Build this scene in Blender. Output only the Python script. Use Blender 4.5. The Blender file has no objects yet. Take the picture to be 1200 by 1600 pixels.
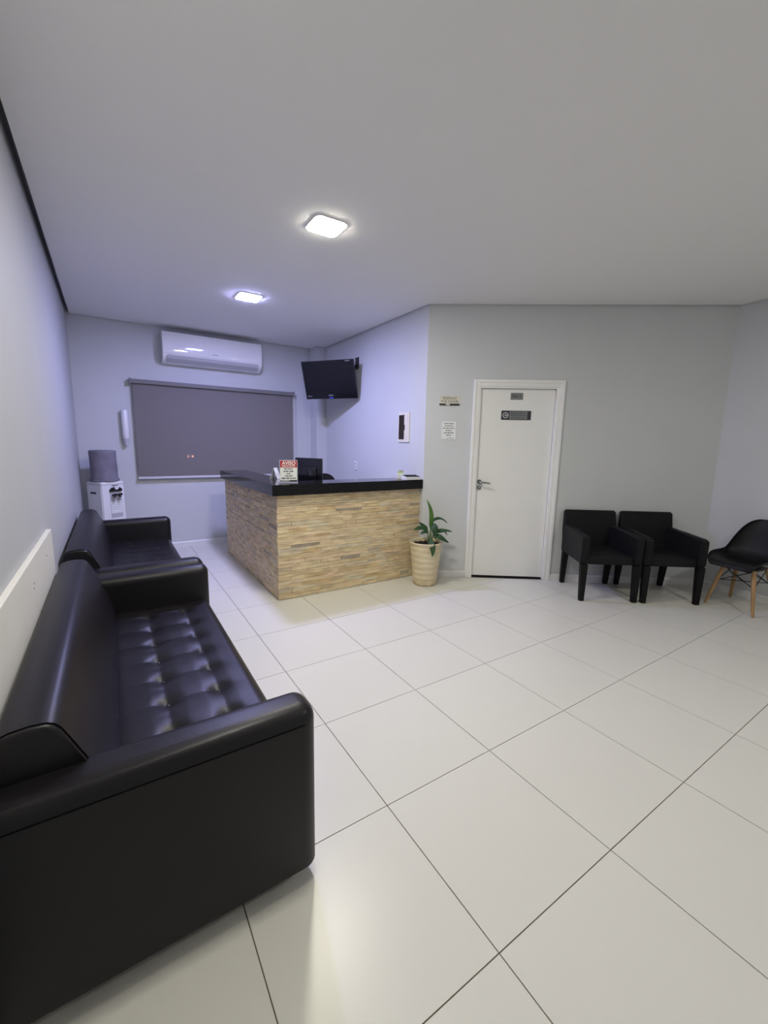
import bpy, bmesh, math, random
from mathutils import Vector, Matrix
random.seed(7)
S = bpy.context.scene
COL = S.collection
PI = math.pi

# ------------------------------------------------------------------ camera
F_PX, YAW, PITCH, ROLL = 653.948, 0.57779, 0.16143, -0.01924
CAM = Vector((-0.85623, -0.64641, 1.47435))
fw = Vector((math.sin(YAW)*math.cos(PITCH), math.cos(YAW)*math.cos(PITCH), -math.sin(PITCH)))
rt = Vector((math.cos(YAW), -math.sin(YAW), 0))
dn = fw.cross(rt)
r2 = math.cos(ROLL)*rt + math.sin(ROLL)*dn
d2 = -math.sin(ROLL)*rt + math.cos(ROLL)*dn
cd = bpy.data.cameras.new('camera')
cam = bpy.data.objects.new('camera', cd); COL.objects.link(cam)
cam.matrix_world = Matrix(((r2.x, -d2.x, -fw.x, CAM.x), (r2.y, -d2.y, -fw.y, CAM.y),
                           (r2.z, -d2.z, -fw.z, CAM.z), (0, 0, 0, 1)))
cd.sensor_fit = 'HORIZONTAL'; cd.sensor_width = 36.0; cd.lens = F_PX/1200*36.0
cd.clip_start = 0.02; cd.clip_end = 100
S.camera = cam

# ------------------------------------------------------------------ world, exposure
w = bpy.data.worlds.new('night'); S.world = w; w.use_nodes = True
w.node_tree.nodes['Background'].inputs[0].default_value = (0.010, 0.012, 0.020, 1)
w.node_tree.nodes['Background'].inputs[1].default_value = 1.0
S.view_settings.view_transform = 'Standard'; S.view_settings.look = 'None'
S.view_settings.gamma = 1.0; S.view_settings.use_curve_mapping = False
S.view_settings.exposure = 0.08
LAMP_WARM = ((1.0, 0.955, 0.81), 215.0)
LAMP_COOL = ((0.58, 0.585, 1.22), 370.0)
LAMP_REAR = ((1.0, 0.965, 0.86), 165.0)
LAMP_RIGHT = ((1.0, 0.975, 0.90), 150.0)

# ------------------------------------------------------------------ room numbers (metres)
H = 2.898
XL, YB, XR, Y1 = -1.1764, 5.676, 2.010, 2.971
P1 = Vector((XR, Y1, 0)); P2 = Vector((4.503, 1.167, 0))
DW = (P2-P1).normalized(); NW = Vector((-DW.y, DW.x, 0))      # along the door wall, into the door wall
DLEN = (P2-P1).length
YF = -2.6
RD = Vector((-0.11, -1.0, 0)).normalized()
P3 = P2 + RD*((YF-P2.y)/RD.y)
DOOR_ROT = math.atan2(DW.y, DW.x)

# ------------------------------------------------------------------ helpers
def link(o, parent=None):
    COL.objects.link(o)
    if parent is not None: o.parent = parent
    return o

def obj(name, bm, mat, parent=None, loc=None, rot=None, smooth=None):
    me = bpy.data.meshes.new(name)
    bmesh.ops.recalc_face_normals(bm, faces=bm.faces)
    bm.to_mesh(me); bm.free()
    if smooth:
        for pl in me.polygons: pl.use_smooth = True
        me.set_sharp_from_angle(angle=math.radians(smooth))
    if mat: me.materials.append(mat)
    o = bpy.data.objects.new(name, me)
    link(o, parent)
    if loc is not None: o.location = loc
    if rot is not None: o.rotation_euler = rot
    return o

def tag(o, label, cat, group=None):
    o['label'] = label; o['category'] = cat
    if group: o['group'] = group
    return o

def thing(name, label, cat, loc=(0, 0, 0), rotz=0.0, group=None):
    o = bpy.data.objects.new(name, None); link(o)
    o.empty_display_size = 0.1
    o.location = loc; o.rotation_euler = (0, 0, rotz)
    return tag(o, label, cat, group)

def struct(o):
    o['kind'] = 'structure'; return o

def dup(root, loc, rotz, label):
    r = root.copy(); link(r); r.location = loc; r.rotation_euler = (0, 0, rotz); r['label'] = label
    for ch in list(root.children):
        c = ch.copy(); link(c, r)
        for g in ch.children:
            d = g.copy(); link(d, c)
    return r

def NB(): return bmesh.new()

def box(bm, x0, x1, y0, y1, z0, z1, bev=0.0, seg=2):
    r = bmesh.ops.create_cube(bm, size=1.0)
    vs = r['verts']
    for v in vs:
        v.co = Vector((x0 if v.co.x < 0 else x1, y0 if v.co.y < 0 else y1, z0 if v.co.z < 0 else z1))
    if bev > 0:
        es = list({e for v in vs for e in v.link_edges})
        bmesh.ops.bevel(bm, geom=es, offset=bev, segments=seg, profile=0.5, affect='EDGES')
    return bm

def cyl(bm, p0, p1, ra, rb=None, n=16, caps=True):
    p0 = Vector(p0); p1 = Vector(p1); rb = ra if rb is None else rb
    d = p1-p0; q = Vector((0, 0, 1)).rotation_difference(d.normalized())
    m = Matrix.Translation((p0+p1)/2) @ q.to_matrix().to_4x4()
    bmesh.ops.create_cone(bm, cap_ends=caps, segments=n, radius1=ra, radius2=rb, depth=d.length, matrix=m)
    return bm

def lathe(bm, prof, n=40, c=(0, 0)):
    rings = []
    for r, z in prof:
        rings.append([bm.verts.new((c[0]+r*math.cos(2*PI*i/n), c[1]+r*math.sin(2*PI*i/n), z)) for i in range(n)])
    for a, b in zip(rings, rings[1:]):
        for i in range(n):
            bm.faces.new((a[i], a[(i+1) % n], b[(i+1) % n], b[i]))
    for ring, rz in ((rings[0], prof[0]), (rings[-1], prof[-1])):
        if rz[0] > 1e-5: bm.faces.new(ring)
    return bm

def prism(bm, pts, lo, hi, axis='z'):
    """extrude a polygon given in the two other axes (z: xy, y: xz, x: yz)"""
    def mk(p, t):
        if axis == 'z': return (p[0], p[1], t)
        if axis == 'y': return (p[0], t, p[1])
        return (t, p[0], p[1])
    a = [bm.verts.new(mk(p, lo)) for p in pts]; b = [bm.verts.new(mk(p, hi)) for p in pts]
    bm.faces.new(a); bm.faces.new(b)
    n = len(pts)
    for i in range(n): bm.faces.new((a[i], a[(i+1) % n], b[(i+1) % n], b[i]))
    return bm

def tube(bm, pts, r, n=8):
    """round tube along a polyline; r may be a list"""
    pts = [Vector(q) for q in pts]; k = len(pts)
    rs = r if isinstance(r, (list, tuple)) else [r]*k
    rings = []; ref = Vector((0.3, 0.5, 0.81)).normalized()
    for i, q in enumerate(pts):
        t = (pts[min(i+1, k-1)]-pts[max(i-1, 0)]).normalized()
        a = t.cross(ref)
        if a.length < 1e-3: a = t.cross(Vector((1, 0, 0)))
        a.normalize(); b = t.cross(a)
        rings.append([bm.verts.new(q + (a*math.cos(2*PI*j/n)+b*math.sin(2*PI*j/n))*rs[i]) for j in range(n)])
    for x, y in zip(rings, rings[1:]):
        for j in range(n): bm.faces.new((x[j], x[(j+1) % n], y[(j+1) % n], y[j]))
    bm.faces.new(rings[0]); bm.faces.new(rings[-1])
    return bm

def rrect(w, h, r, n=6, cx=0, cy=0):
    out = []
    for sx, sy, a0 in ((1, 1, 0), (-1, 1, 90), (-1, -1, 180), (1, -1, 270)):
        for i in range(n+1):
            a = math.radians(a0+90*i/n)
            out.append((cx+sx*(w/2-r)+r*math.cos(a), cy+sy*(h/2-r)+r*math.sin(a)))
    return out

def text_bm(body, size, extrude=0.0004, align='CENTER', bold=0.0):
    cu = bpy.data.curves.new('txt', 'FONT'); cu.body = body; cu.size = size
    cu.extrude = extrude; cu.align_x = align; cu.align_y = 'CENTER'; cu.offset = bold
    cu.resolution_u = 3
    t = bpy.data.objects.new('txt', cu); COL.objects.link(t)
    bpy.context.view_layer.update()
    me = bpy.data.meshes.new_from_object(t.evaluated_get(bpy.context.evaluated_depsgraph_get()))
    bm = bmesh.new(); bm.from_mesh(me)
    bpy.data.objects.remove(t); bpy.data.curves.remove(cu); bpy.data.meshes.remove(me)
    return bm

# ------------------------------------------------------------------ materials
def mat(name, col, rough=0.5, metal=0.0, spec=0.5, noise=0.0, nscale=8.0, bump=0.0, bscale=60.0, col2=None,
        emit=None, coat=0.0, stretch=(1, 1, 1), bdist=0.01):
    m = bpy.data.materials.new(name); m.use_nodes = True
    nt = m.node_tree; b = nt.nodes['Principled BSDF']
    b.inputs['Base Color'].default_value = (*col, 1)
    b.inputs['Roughness'].default_value = rough; b.inputs['Metallic'].default_value = metal
    b.inputs['Specular IOR Level'].default_value = spec
    b.inputs['Coat Weight'].default_value = coat
    if emit:
        b.inputs['Emission Color'].default_value = (*emit[0], 1); b.inputs['Emission Strength'].default_value = emit[1]
    tc = nt.nodes.new('ShaderNodeTexCoord'); mp = nt.nodes.new('ShaderNodeMapping')
    mp.inputs['Scale'].default_value = stretch
    nt.links.new(tc.outputs['Object'], mp.inputs['Vector'])
    if noise > 0 or col2:
        n = nt.nodes.new('ShaderNodeTexNoise'); n.inputs['Scale'].default_value = nscale
        n.inputs['Detail'].default_value = 4
        nt.links.new(mp.outputs['Vector'], n.inputs['Vector'])
        r = nt.nodes.new('ShaderNodeValToRGB')
        c2 = col2 or tuple(max(0, c*(1-noise)) for c in col)
        r.color_ramp.elements[0].position = 0.35; r.color_ramp.elements[1].position = 0.68
        r.color_ramp.elements[0].color = (*c2, 1); r.color_ramp.elements[1].color = (*col, 1)
        nt.links.new(n.outputs['Fac'], r.inputs['Fac']); nt.links.new(r.outputs['Color'], b.inputs['Base Color'])
    if bump > 0:
        n2 = nt.nodes.new('ShaderNodeTexNoise'); n2.inputs['Scale'].default_value = bscale
        n2.inputs['Detail'].default_value = 5
        nt.links.new(mp.outputs['Vector'], n2.inputs['Vector'])
        bp = nt.nodes.new('ShaderNodeBump'); bp.inputs['Strength'].default_value = bump
        bp.inputs['Distance'].default_value = bdist
        nt.links.new(n2.outputs['Fac'], bp.inputs['Height']); nt.links.new(bp.outputs['Normal'], b.inputs['Normal'])
    return m

def stone_mat(name, island):
    m = mat(name, (0.6, 0.47, 0.3), rough=0.62, bump=0.5, bscale=45, stretch=(1, 1, 2.2))
    nt = m.node_tree; b = nt.nodes['Principled BSDF']
    if island:
        src = nt.nodes.new('ShaderNodeNewGeometry').outputs['Random Per Island']
    else:
        src = nt.nodes.new('ShaderNodeObjectInfo').outputs['Random']
    r = nt.nodes.new('ShaderNodeValToRGB'); cr = r.color_ramp
    stops = [(0.0, (0.72, 0.60, 0.37)), (0.16, (0.76, 0.66, 0.45)), (0.32, (0.70, 0.58, 0.38)), (0.46, (0.80, 0.69, 0.47)),
             (0.6, (0.75, 0.60, 0.43)), (0.72, (0.70, 0.66, 0.51)), (0.86, (0.68, 0.52, 0.29)), (0.95, (0.60, 0.55, 0.44)),
             (1.0, (0.36, 0.32, 0.27))]
    cr.elements[0].position, cr.elements[0].color = stops[0][0], (*stops[0][1], 1)
    cr.elements[1].position, cr.elements[1].color = stops[-1][0], (*stops[-1][1], 1)
    for pos, c in stops[1:-1]:
        e = cr.elements.new(pos); e.color = (*c, 1)
    nt.links.new(src, r.inputs['Fac'])
    tc = nt.nodes.new('ShaderNodeTexCoord')
    geo = nt.nodes.new('ShaderNodeNewGeometry')
    mp = nt.nodes.new('ShaderNodeMapping'); mp.inputs['Scale'].default_value = (3, 3, 16)
    nt.links.new(geo.outputs['Position'], mp.inputs['Vector'])
    n = nt.nodes.new('ShaderNodeTexNoise'); n.inputs['Scale'].default_value = 2.4; n.inputs['Detail'].default_value = 6
    nt.links.new(mp.outputs['Vector'], n.inputs['Vector'])
    r2_ = nt.nodes.new('ShaderNodeValToRGB')
    r2_.color_ramp.elements[0].position = 0.3; r2_.color_ramp.elements[0].color = (0.76, 0.69, 0.62, 1)
    r2_.color_ramp.elements[1].position = 0.7; r2_.color_ramp.elements[1].color = (1.14, 1.10, 1.03, 1)
    nt.links.new(n.outputs['Fac'], r2_.inputs['Fac'])
    mx = nt.nodes.new('ShaderNodeMix'); mx.data_type = 'RGBA'; mx.blend_type = 'MULTIPLY'
    mx.inputs['Factor'].default_value = 1.0
    nt.links.new(r.outputs['Color'], mx.inputs['A']); nt.links.new(r2_.outputs['Color'], mx.inputs['B'])
    nt.links.new(mx.outputs['Result'], b.inputs['Base Color'])
    return m

M = {}
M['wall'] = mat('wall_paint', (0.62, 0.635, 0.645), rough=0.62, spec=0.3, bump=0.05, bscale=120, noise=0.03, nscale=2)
M['wall_l_dimmed'] = mat('wall_paint_left_dimmed', (0.47, 0.48, 0.49), rough=0.62, spec=0.3, bump=0.05, bscale=120, noise=0.03, nscale=2)  # the room's wall paint, darkened in colour to tone down lamp light here
M['ceil'] = mat('ceiling_paint', (0.86, 0.86, 0.85), rough=0.85, spec=0.2, bump=0.04, bscale=90)
M['gap'] = mat('ceiling_gap', (0.42, 0.42, 0.44), rough=0.9)
M['white'] = mat('white_lacquer', (0.87, 0.87, 0.85), rough=0.4, noise=0.02, nscale=3)
M['base'] = mat('baseboard_white', (0.80, 0.80, 0.79), rough=0.38, noise=0.03, nscale=5)
M['board'] = mat('cream_board', (0.74, 0.73, 0.66), rough=0.45, noise=0.03, nscale=4)
M['tile'] = mat('porcelain_tile', (0.69, 0.68, 0.615), rough=0.31, spec=0.45, noise=0.035, nscale=1.3)
M['grout'] = mat('grout', (0.22, 0.165, 0.11), rough=0.9, noise=0.25, nscale=6)
M['leather'] = mat('black_leather', (0.007, 0.006, 0.008), rough=0.40, spec=0.34, bump=0.12, bscale=170, bdist=0.004)
M['leather_side'] = M['leather']
M['seam'] = mat('leather_seam', (0.004, 0.004, 0.005), rough=0.95, spec=0.05)
M['fabric'] = mat('black_leatherette', (0.009, 0.0085, 0.010), rough=0.58, spec=0.2, bump=0.15, bscale=220, bdist=0.003)
M['blackwood'] = mat('black_wood', (0.008, 0.007, 0.008), spec=0.2, rough=0.6, noise=0.3, nscale=12)
M['granite'] = mat('black_granite', (0.010, 0.010, 0.012), rough=0.10, spec=0.3, noise=0.6, nscale=160)
M['stone'] = stone_mat('stone_strip', False)
M['stone_i'] = stone_mat('stone_strip_rows', True)
M['mortar'] = mat('stone_mortar', (0.30, 0.21, 0.12), rough=0.9, noise=0.3, nscale=20)
M['plastic_w'] = mat('white_plastic', (0.82, 0.82, 0.83), rough=0.28, noise=0.015, nscale=4)
M['plastic_ac'] = mat('aircon_plastic', (0.84, 0.84, 0.85), rough=0.06, noise=0.01, nscale=4, coat=0.3)
M['plastic_g'] = mat('grey_plastic', (0.50, 0.50, 0.53), rough=0.4, noise=0.05)
M['plastic_b'] = mat('black_plastic', (0.012, 0.012, 0.014), rough=0.3, noise=0.2)
M['gloss_b'] = mat('gloss_black', (0.008, 0.008, 0.011), rough=0.12, noise=0.2)
M['screen'] = mat('dark_screen', (0.006, 0.006, 0.009), rough=0.28, noise=0.1)
M['chrome'] = mat('chrome', (0.62, 0.62, 0.62), rough=0.2, metal=1.0, noise=0.05)
M['satin'] = mat('satin_nickel', (0.30, 0.30, 0.30), rough=0.32, metal=1.0, noise=0.1)
M['steel'] = mat('brushed_steel', (0.80, 0.77, 0.66), rough=0.38, metal=0.25, noise=0.25, nscale=7)
M['plate_g'] = mat('grey_plate', (0.24, 0.25, 0.25), rough=0.4, metal=0.5, noise=0.2, nscale=20)
M['plate_d'] = mat('dark_plate', (0.035, 0.037, 0.045), rough=0.35, noise=0.2, nscale=20)
M['ink'] = mat('dark_ink', (0.05, 0.05, 0.055), rough=0.6, noise=0.1)
M['ink_brown'] = mat('brown_ink', (0.16, 0.145, 0.12), rough=0.5, noise=0.1)
M['paper'] = mat('paper_white', (0.80, 0.82, 0.81), rough=0.5, noise=0.02)
M['red'] = mat('sign_red', (0.42, 0.012, 0.020), rough=0.45, noise=0.05)
M['white_ink'] = mat('white_ink', (0.85, 0.83, 0.82), rough=0.5, noise=0.02)
M['pot'] = mat('cream_pot', (0.76, 0.66, 0.45), rough=0.42, col2=(0.66, 0.55, 0.35), nscale=5, stretch=(1, 1, 4), bump=0.2, bscale=14, bdist=0.006)
def stain_pot():
    m = M['pot']; nt = m.node_tree; b = nt.nodes['Principled BSDF']
    src = b.inputs['Base Color'].links[0].from_socket
    tc = nt.nodes.new('ShaderNodeTexCoord'); sep = nt.nodes.new('ShaderNodeSeparateXYZ')
    nt.links.new(tc.outputs['Object'], sep.inputs[0])
    n = nt.nodes.new('ShaderNodeTexNoise'); n.inputs['Scale'].default_value = 14; n.inputs['Detail'].default_value = 5
    nt.links.new(tc.outputs['Object'], n.inputs['Vector'])
    h = nt.nodes.new('ShaderNodeMapRange'); h.inputs['From Min'].default_value = 0.13; h.inputs['From Max'].default_value = 0.0
    h.inputs['To Min'].default_value = -0.25; h.inputs['To Max'].default_value = 0.32; h.clamp = True
    nt.links.new(sep.outputs['Z'], h.inputs['Value'])
    ad = nt.nodes.new('ShaderNodeMath'); ad.operation = 'ADD'
    nt.links.new(n.outputs['Fac'], ad.inputs[0]); nt.links.new(h.outputs['Result'], ad.inputs[1])
    r = nt.nodes.new('ShaderNodeMapRange'); r.inputs['From Min'].default_value = 0.58; r.inputs['From Max'].default_value = 0.85
    r.inputs['To Max'].default_value = 0.6; r.clamp = True
    nt.links.new(ad.outputs[0], r.inputs['Value'])
    mx = nt.nodes.new('ShaderNodeMix'); mx.data_type = 'RGBA'
    mx.inputs['B'].default_value = (0.36, 0.22, 0.10, 1)
    nt.links.new(r.outputs['Result'], mx.inputs['Factor']); nt.links.new(src, mx.inputs['A'])
    nt.links.new(mx.outputs['Result'], b.inputs['Base Color'])
stain_pot()
M['soil'] = mat('soil', (0.035, 0.017, 0.012), rough=0.95, noise=0.6, nscale=40, bump=0.8, bscale=60)
M['leaf'] = mat('leaf_green', (0.026, 0.075, 0.024), spec=0.25, rough=0.5, noise=0.4, nscale=18)
M['leaf_l'] = mat('leaf_bright', (0.075, 0.17, 0.03), spec=0.25, rough=0.5, noise=0.35, nscale=18)
M['stem'] = mat('stem_green', (0.17, 0.25, 0.09), rough=0.5, noise=0.2)
M['wood'] = mat('beech_wood', (0.46, 0.27, 0.12), rough=0.45, noise=0.3, nscale=10, stretch=(1, 1, 0.15))
M['wire'] = mat('black_wire', (0.01, 0.01, 0.01), rough=0.4, noise=0.1)
M['shell'] = mat('black_shell', (0.009, 0.009, 0.010), spec=0.22, rough=0.45, bump=0.03, bscale=40, noise=0.1)
M['cover'] = mat('grey_cover_cloth', (0.21, 0.20, 0.25), rough=0.85, noise=0.2, nscale=9, bump=0.35, bscale=16, bdist=0.02)
M['blind_hw'] = mat('blind_aluminium', (0.22, 0.215, 0.22), rough=0.4, metal=0.2, noise=0.05)
M['blind_bar'] = mat('blind_bar', (0.62, 0.62, 0.64), rough=0.4, noise=0.05)
M['alu'] = mat('window_aluminium', (0.55, 0.55, 0.56), rough=0.35, metal=0.7, noise=0.05)
M['dark_gap'] = mat('dark_gap', (0.012, 0.012, 0.012), rough=0.9, noise=0.1)
M['cream_frame'] = mat('cream_frame', (0.80, 0.76, 0.66), rough=0.4, noise=0.03)
M['smoke'] = mat('smoked_cover', (0.035, 0.026, 0.022), rough=0.25, noise=0.2)
M['blue_led'] = mat('blue_led', (0.02, 0.03, 0.2), rough=0.4, emit=((0.05, 0.10, 0.9), 0.6), noise=0.05)
M['orange'] = mat('outdoor_orange_light', (1, 0.3, 0.1), emit=((1.0, 0.42, 0.20), 22.0), noise=0.02)
M['note_green'] = mat('note_green', (0.62, 0.74, 0.42), rough=0.6, noise=0.1)
M['note_brown'] = mat('note_brown', (0.22, 0.13, 0.06), rough=0.6, noise=0.1)

def lamp_mat(name, spec):
    return mat(name, (0.9, 0.9, 0.9), rough=0.5, emit=spec, noise=0.005)

def blind_material():
    m = mat('blind_fabric', (0.235, 0.218, 0.212), rough=0.8, noise=0.06, nscale=300, bump=0.1, bscale=500)
    nt = m.node_tree; b = nt.nodes['Principled BSDF']; out = nt.nodes['Material Output']
    tr = nt.nodes.new('ShaderNodeBsdfTransparent'); mx = nt.nodes.new('ShaderNodeMixShader')
    mx.inputs[0].default_value = 0.20
    nt.links.new(b.outputs[0], mx.inputs[1]); nt.links.new(tr.outputs[0], mx.inputs[2])
    nt.links.new(mx.outputs[0], out.inputs['Surface'])
    return m
M['blind'] = blind_material()

def clear_mat(name, tint, fac):
    m = mat(name, tint, rough=0.08, noise=0.01)
    nt = m.node_tree; b = nt.nodes['Principled BSDF']; out = nt.nodes['Material Output']
    tr = nt.nodes.new('ShaderNodeBsdfTransparent'); mx = nt.nodes.new('ShaderNodeMixShader')
    mx.inputs[0].default_value = fac
    nt.links.new(b.outputs[0], mx.inputs[1]); nt.links.new(tr.outputs[0], mx.inputs[2])
    nt.links.new(mx.outputs[0], out.inputs['Surface'])
    return m
M['glass'] = clear_mat('window_glass', (0.05, 0.06, 0.07), 0.85)
M['acrylic'] = clear_mat('clear_acrylic', (0.75, 0.77, 0.8), 0.6)
M['cup_clear'] = clear_mat('clear_cup', (0.7, 0.7, 0.75), 0.35)

# ------------------------------------------------------------------ floor with single tiles
ROOM = [(XL, YF), (P3.x, YF), (P2.x, P2.y), (P1.x, P1.y), (XR, YB), (XL, YB)]
fl = struct(obj('floor', prism(NB(), ROOM, -0.12, -0.004), M['grout']))
TS, GR, TH = 0.6, 0.0019, 0.0

def clip(poly, px, py, nx, ny):
    """keep the side where (p - P).n <= 0"""
    out = []
    for i in range(len(poly)):
        a, b = poly[i], poly[(i+1) % len(poly)]
        da = (a[0]-px)*nx+(a[1]-py)*ny; db = (b[0]-px)*nx+(b[1]-py)*ny
        if da <= 0: out.append(a)
        if (da < 0 < db) or (db < 0 < da):
            t = da/(da-db); out.append((a[0]+t*(b[0]-a[0]), a[1]+t*(b[1]-a[1])))
    return out

full_tile = None
RN = Vector((-RD.y, RD.x, 0))          # outward normal of the right wall (+x side)
for i in range(-2, 8):
    for j in range(-5, 10):
        x0, y0 = i*TS, j*TS
        sq = [(x0+GR, y0+GR), (x0+TS-GR, y0+GR), (x0+TS-GR, y0+TS-GR), (x0+GR, y0+TS-GR)]
        pl = clip(sq, XL, 0, -1, 0); pl = pl and clip(pl, 0, YF, 0, -1); pl = pl and clip(pl, 0, YB, 0, 1)
        if pl and y0 > 2.9: pl = clip(pl, XR, 0, 1, 0)
        elif pl:
            pl = clip(pl, P1.x, P1.y, NW.x, NW.y)
            pl = pl and clip(pl, P2.x, P2.y, RN.x, RN.y)
        if not pl or len(pl) < 3: continue
        ar = abs(sum(pl[k][0]*pl[(k+1) % len(pl)][1]-pl[(k+1) % len(pl)][0]*pl[k][1] for k in range(len(pl))))/2
        if ar < 0.0015: continue
        if len(pl) == 4 and abs(ar-(TS-2*GR)**2) < 1e-6:
            if full_tile is None:
                bm = prism(NB(), [(q[0]-x0, q[1]-y0) for q in sq], -0.012, 0.0)
                t = obj('tile', bm, M['tile'], fl); full_tile = t.data
            else:
                t = bpy.data.objects.new('tile', full_tile); link(t, fl)
        else:
            t = obj('tile', prism(NB(), [(q[0]-x0, q[1]-y0) for q in pl], -0.012, 0.0), M['tile'], fl)
        t.location = (x0, y0, 0)

# ------------------------------------------------------------------ ceiling (board hung with a shadow gap) and the slab above
def inset_poly(g, gl):
    a = P1 - NW*g; a2 = P2 - NW*g
    return [(XL+gl, YF+g), (P3.x-g, YF+g), (P2.x-g*1.2, P2.y-g*0.9), (XR-g, Y1-g*0.4), (XR-g, YB-g), (XL+gl, YB-g)]
struct(obj('ceiling', prism(NB(), inset_poly(0.012, 0.036), H, H+0.02), M['ceil']))
struct(obj('ceiling', prism(NB(), ROOM, H+0.10, H+0.16), M['gap']))

# ------------------------------------------------------------------ walls
WT, ZT = 0.12, H+0.10
struct(obj('wall_left', box(NB(), XL-WT, XL, YF, YB, -0.12, ZT), M['wall_l_dimmed']))
WX0, WX1, WZ0, WZ1 = -0.50, 1.46, 1.03, 2.13
bm = NB()
box(bm, XL-WT, WX0, YB, YB+WT, -0.12, ZT); box(bm, WX1, XR+WT, YB, YB+WT, -0.12, ZT)
box(bm, WX0, WX1, YB, YB+WT, -0.12, WZ0); box(bm, WX0, WX1, YB, YB+WT, WZ1, ZT)
struct(obj('wall_back', bm, M['wall']))
bm = prism(NB(), [(XR, Y1), (XR, YB), (XR+WT, YB), (XR+WT, Y1+0.06)], -0.12, ZT)
struct(obj('wall_reception', bm, M['wall']))
struct(obj('wall_column', box(NB(), 1.845, XR, 5.445, YB, 0, ZT), M['wall']))
# door wall in its own frame: x along the wall, y into it
DS0, DS1, DZ = 0.560, 1.378, 2.090
DM = Matrix.Translation(P1) @ Matrix.Rotation(DOOR_ROT, 4, 'Z')
bm = NB()
box(bm, 0.0, DS0, 0, WT, -0.12, ZT); box(bm, DS1, DLEN, 0, WT, -0.12, ZT); box(bm, DS0, DS1, 0, WT, DZ, ZT)
box(bm, DS0, DS1, WT-0.01, WT, -0.12, DZ)
struct(obj('wall_door', bm, M['wall'])).matrix_world = DM
bm = prism(NB(), [(P2.x, P2.y), (P3.x, P3.y), (P3.x+WT, P3.y), (P2.x+WT, P2.y)], -0.12, ZT)
struct(obj('wall_right', bm, M['wall']))
struct(obj('wall_front', box(NB(), XL-WT, P3.x+WT, YF-WT, YF, -0.12, ZT), M['wall']))

# baseboards
BH, BT = 0.072, 0.014
def bboard(name, x0, x1):
    return prism(NB(), [(0, 0), (-BT, 0), (-BT, BH-0.012), (-BT+0.007, BH), (0, BH)], x0, x1, 'x')
struct(obj('baseboard_left', bboard('b', 0, YB-YF), M['base'], loc=(XL, YF, 0), rot=(0, 0, PI/2)))
struct(obj('baseboard_back', bboard('b', 0, 1.845-XL), M['base'], loc=(XL, YB, 0)))
struct(obj('baseboard_door', bboard('b', 0.0, 0.50), M['base'])).matrix_world = DM
struct(obj('baseboard_door', bboard('b', 1.441, DLEN), M['base'])).matrix_world = DM
struct(obj('baseboard_right', bboard('b', 0, (P3-P2).length), M['base'], loc=P2, rot=(0, 0, math.atan2(RD.y, RD.x))))
struct(obj('baseboard_reception', bboard('b', 0.25, YB-Y1-0.24), M['base'], loc=(XR, YB, 0), rot=(0, 0, -PI/2)))

# wall guard board on the left wall behind the sofa
bd = struct(obj('trim_1', box(NB(), XL, XL+0.022, -0.9, 2.20, 0.68, 0.985, 0.0025, 2), M['board']))
for (yy, zz) in ((1.93, 0.90), (1.50, 0.885), (1.485, 0.868)):
    obj('screw_hole', cyl(NB(), (XL+0.0215, yy, zz), (XL+0.0228, yy, zz), 0.0042, n=10), M['ink'], bd)

# ------------------------------------------------------------------ window and roller blind
wn = bpy.data.objects.new('window_1', None); link(wn); wn['kind'] = 'structure'
bm = NB()
for a, b_, c_, d_ in ((WX0, WX1, WZ0, WZ0+0.05), (WX0, WX1, WZ1-0.05, WZ1), (WX0, WX0+0.05, WZ0+0.05, WZ1-0.05), (WX1-0.05, WX1, WZ0+0.05, WZ1-0.05)):
    box(bm, a, b_, YB+0.03, YB+0.09, c_, d_)
obj('window_frame', bm, M['alu'], wn)
for k in range(2):
    a = WX0+0.05 + k*(WX1-WX0-0.1)/2; b_ = a+(WX1-WX0-0.1)/2
    obj('pane', box(NB(), a+0.002, b_-0.002, YB+0.055, YB+0.060, WZ0+0.05, WZ1-0.05), M['glass'], wn)
obj('mullion', box(NB(), 0.46, 0.50, YB+0.045, YB+0.075, WZ0+0.05, WZ1-0.05), M['alu'], wn)

bl = thing('roller_blind', 'closed dark grey roller blind covering the back wall window', 'blind', (0, YB-0.055, 0))
obj('head_rail', prism(NB(), [(-0.035, 2.165), (-0.04, 2.19), (-0.03, 2.215), (0.05, 2.22), (0.05, 2.165)], -0.577, 1.535, 'x'), M['blind_hw'], bl)
for x in (-0.592, 1.535):
    obj('end_cap', box(NB(), x, x+0.015, -0.042, 0.053, 2.155, 2.225, 0.003), M['blind_hw'], bl)
obj('fabric', box(NB(), -0.565, 1.525, -0.001, 0.001, 0.99, 2.17), M['blind'], bl)
obj('bottom_bar', box(NB(), -0.570, 1.530, -0.010, 0.010, 0.962, 0.992, 0.004), M['blind_bar'], bl)
bm = tube(NB(), [(1.545, -0.02, 2.17), (1.547, -0.02, 1.6), (1.546, -0.02, 1.12)], 0.002, 6)
tube(bm, [(1.558, -0.02, 2.17), (1.559, -0.02, 1.6), (1.558, -0.02, 1.12)], 0.002, 6)
obj('pull_chain', bm, M['blind_bar'], bl)
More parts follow.
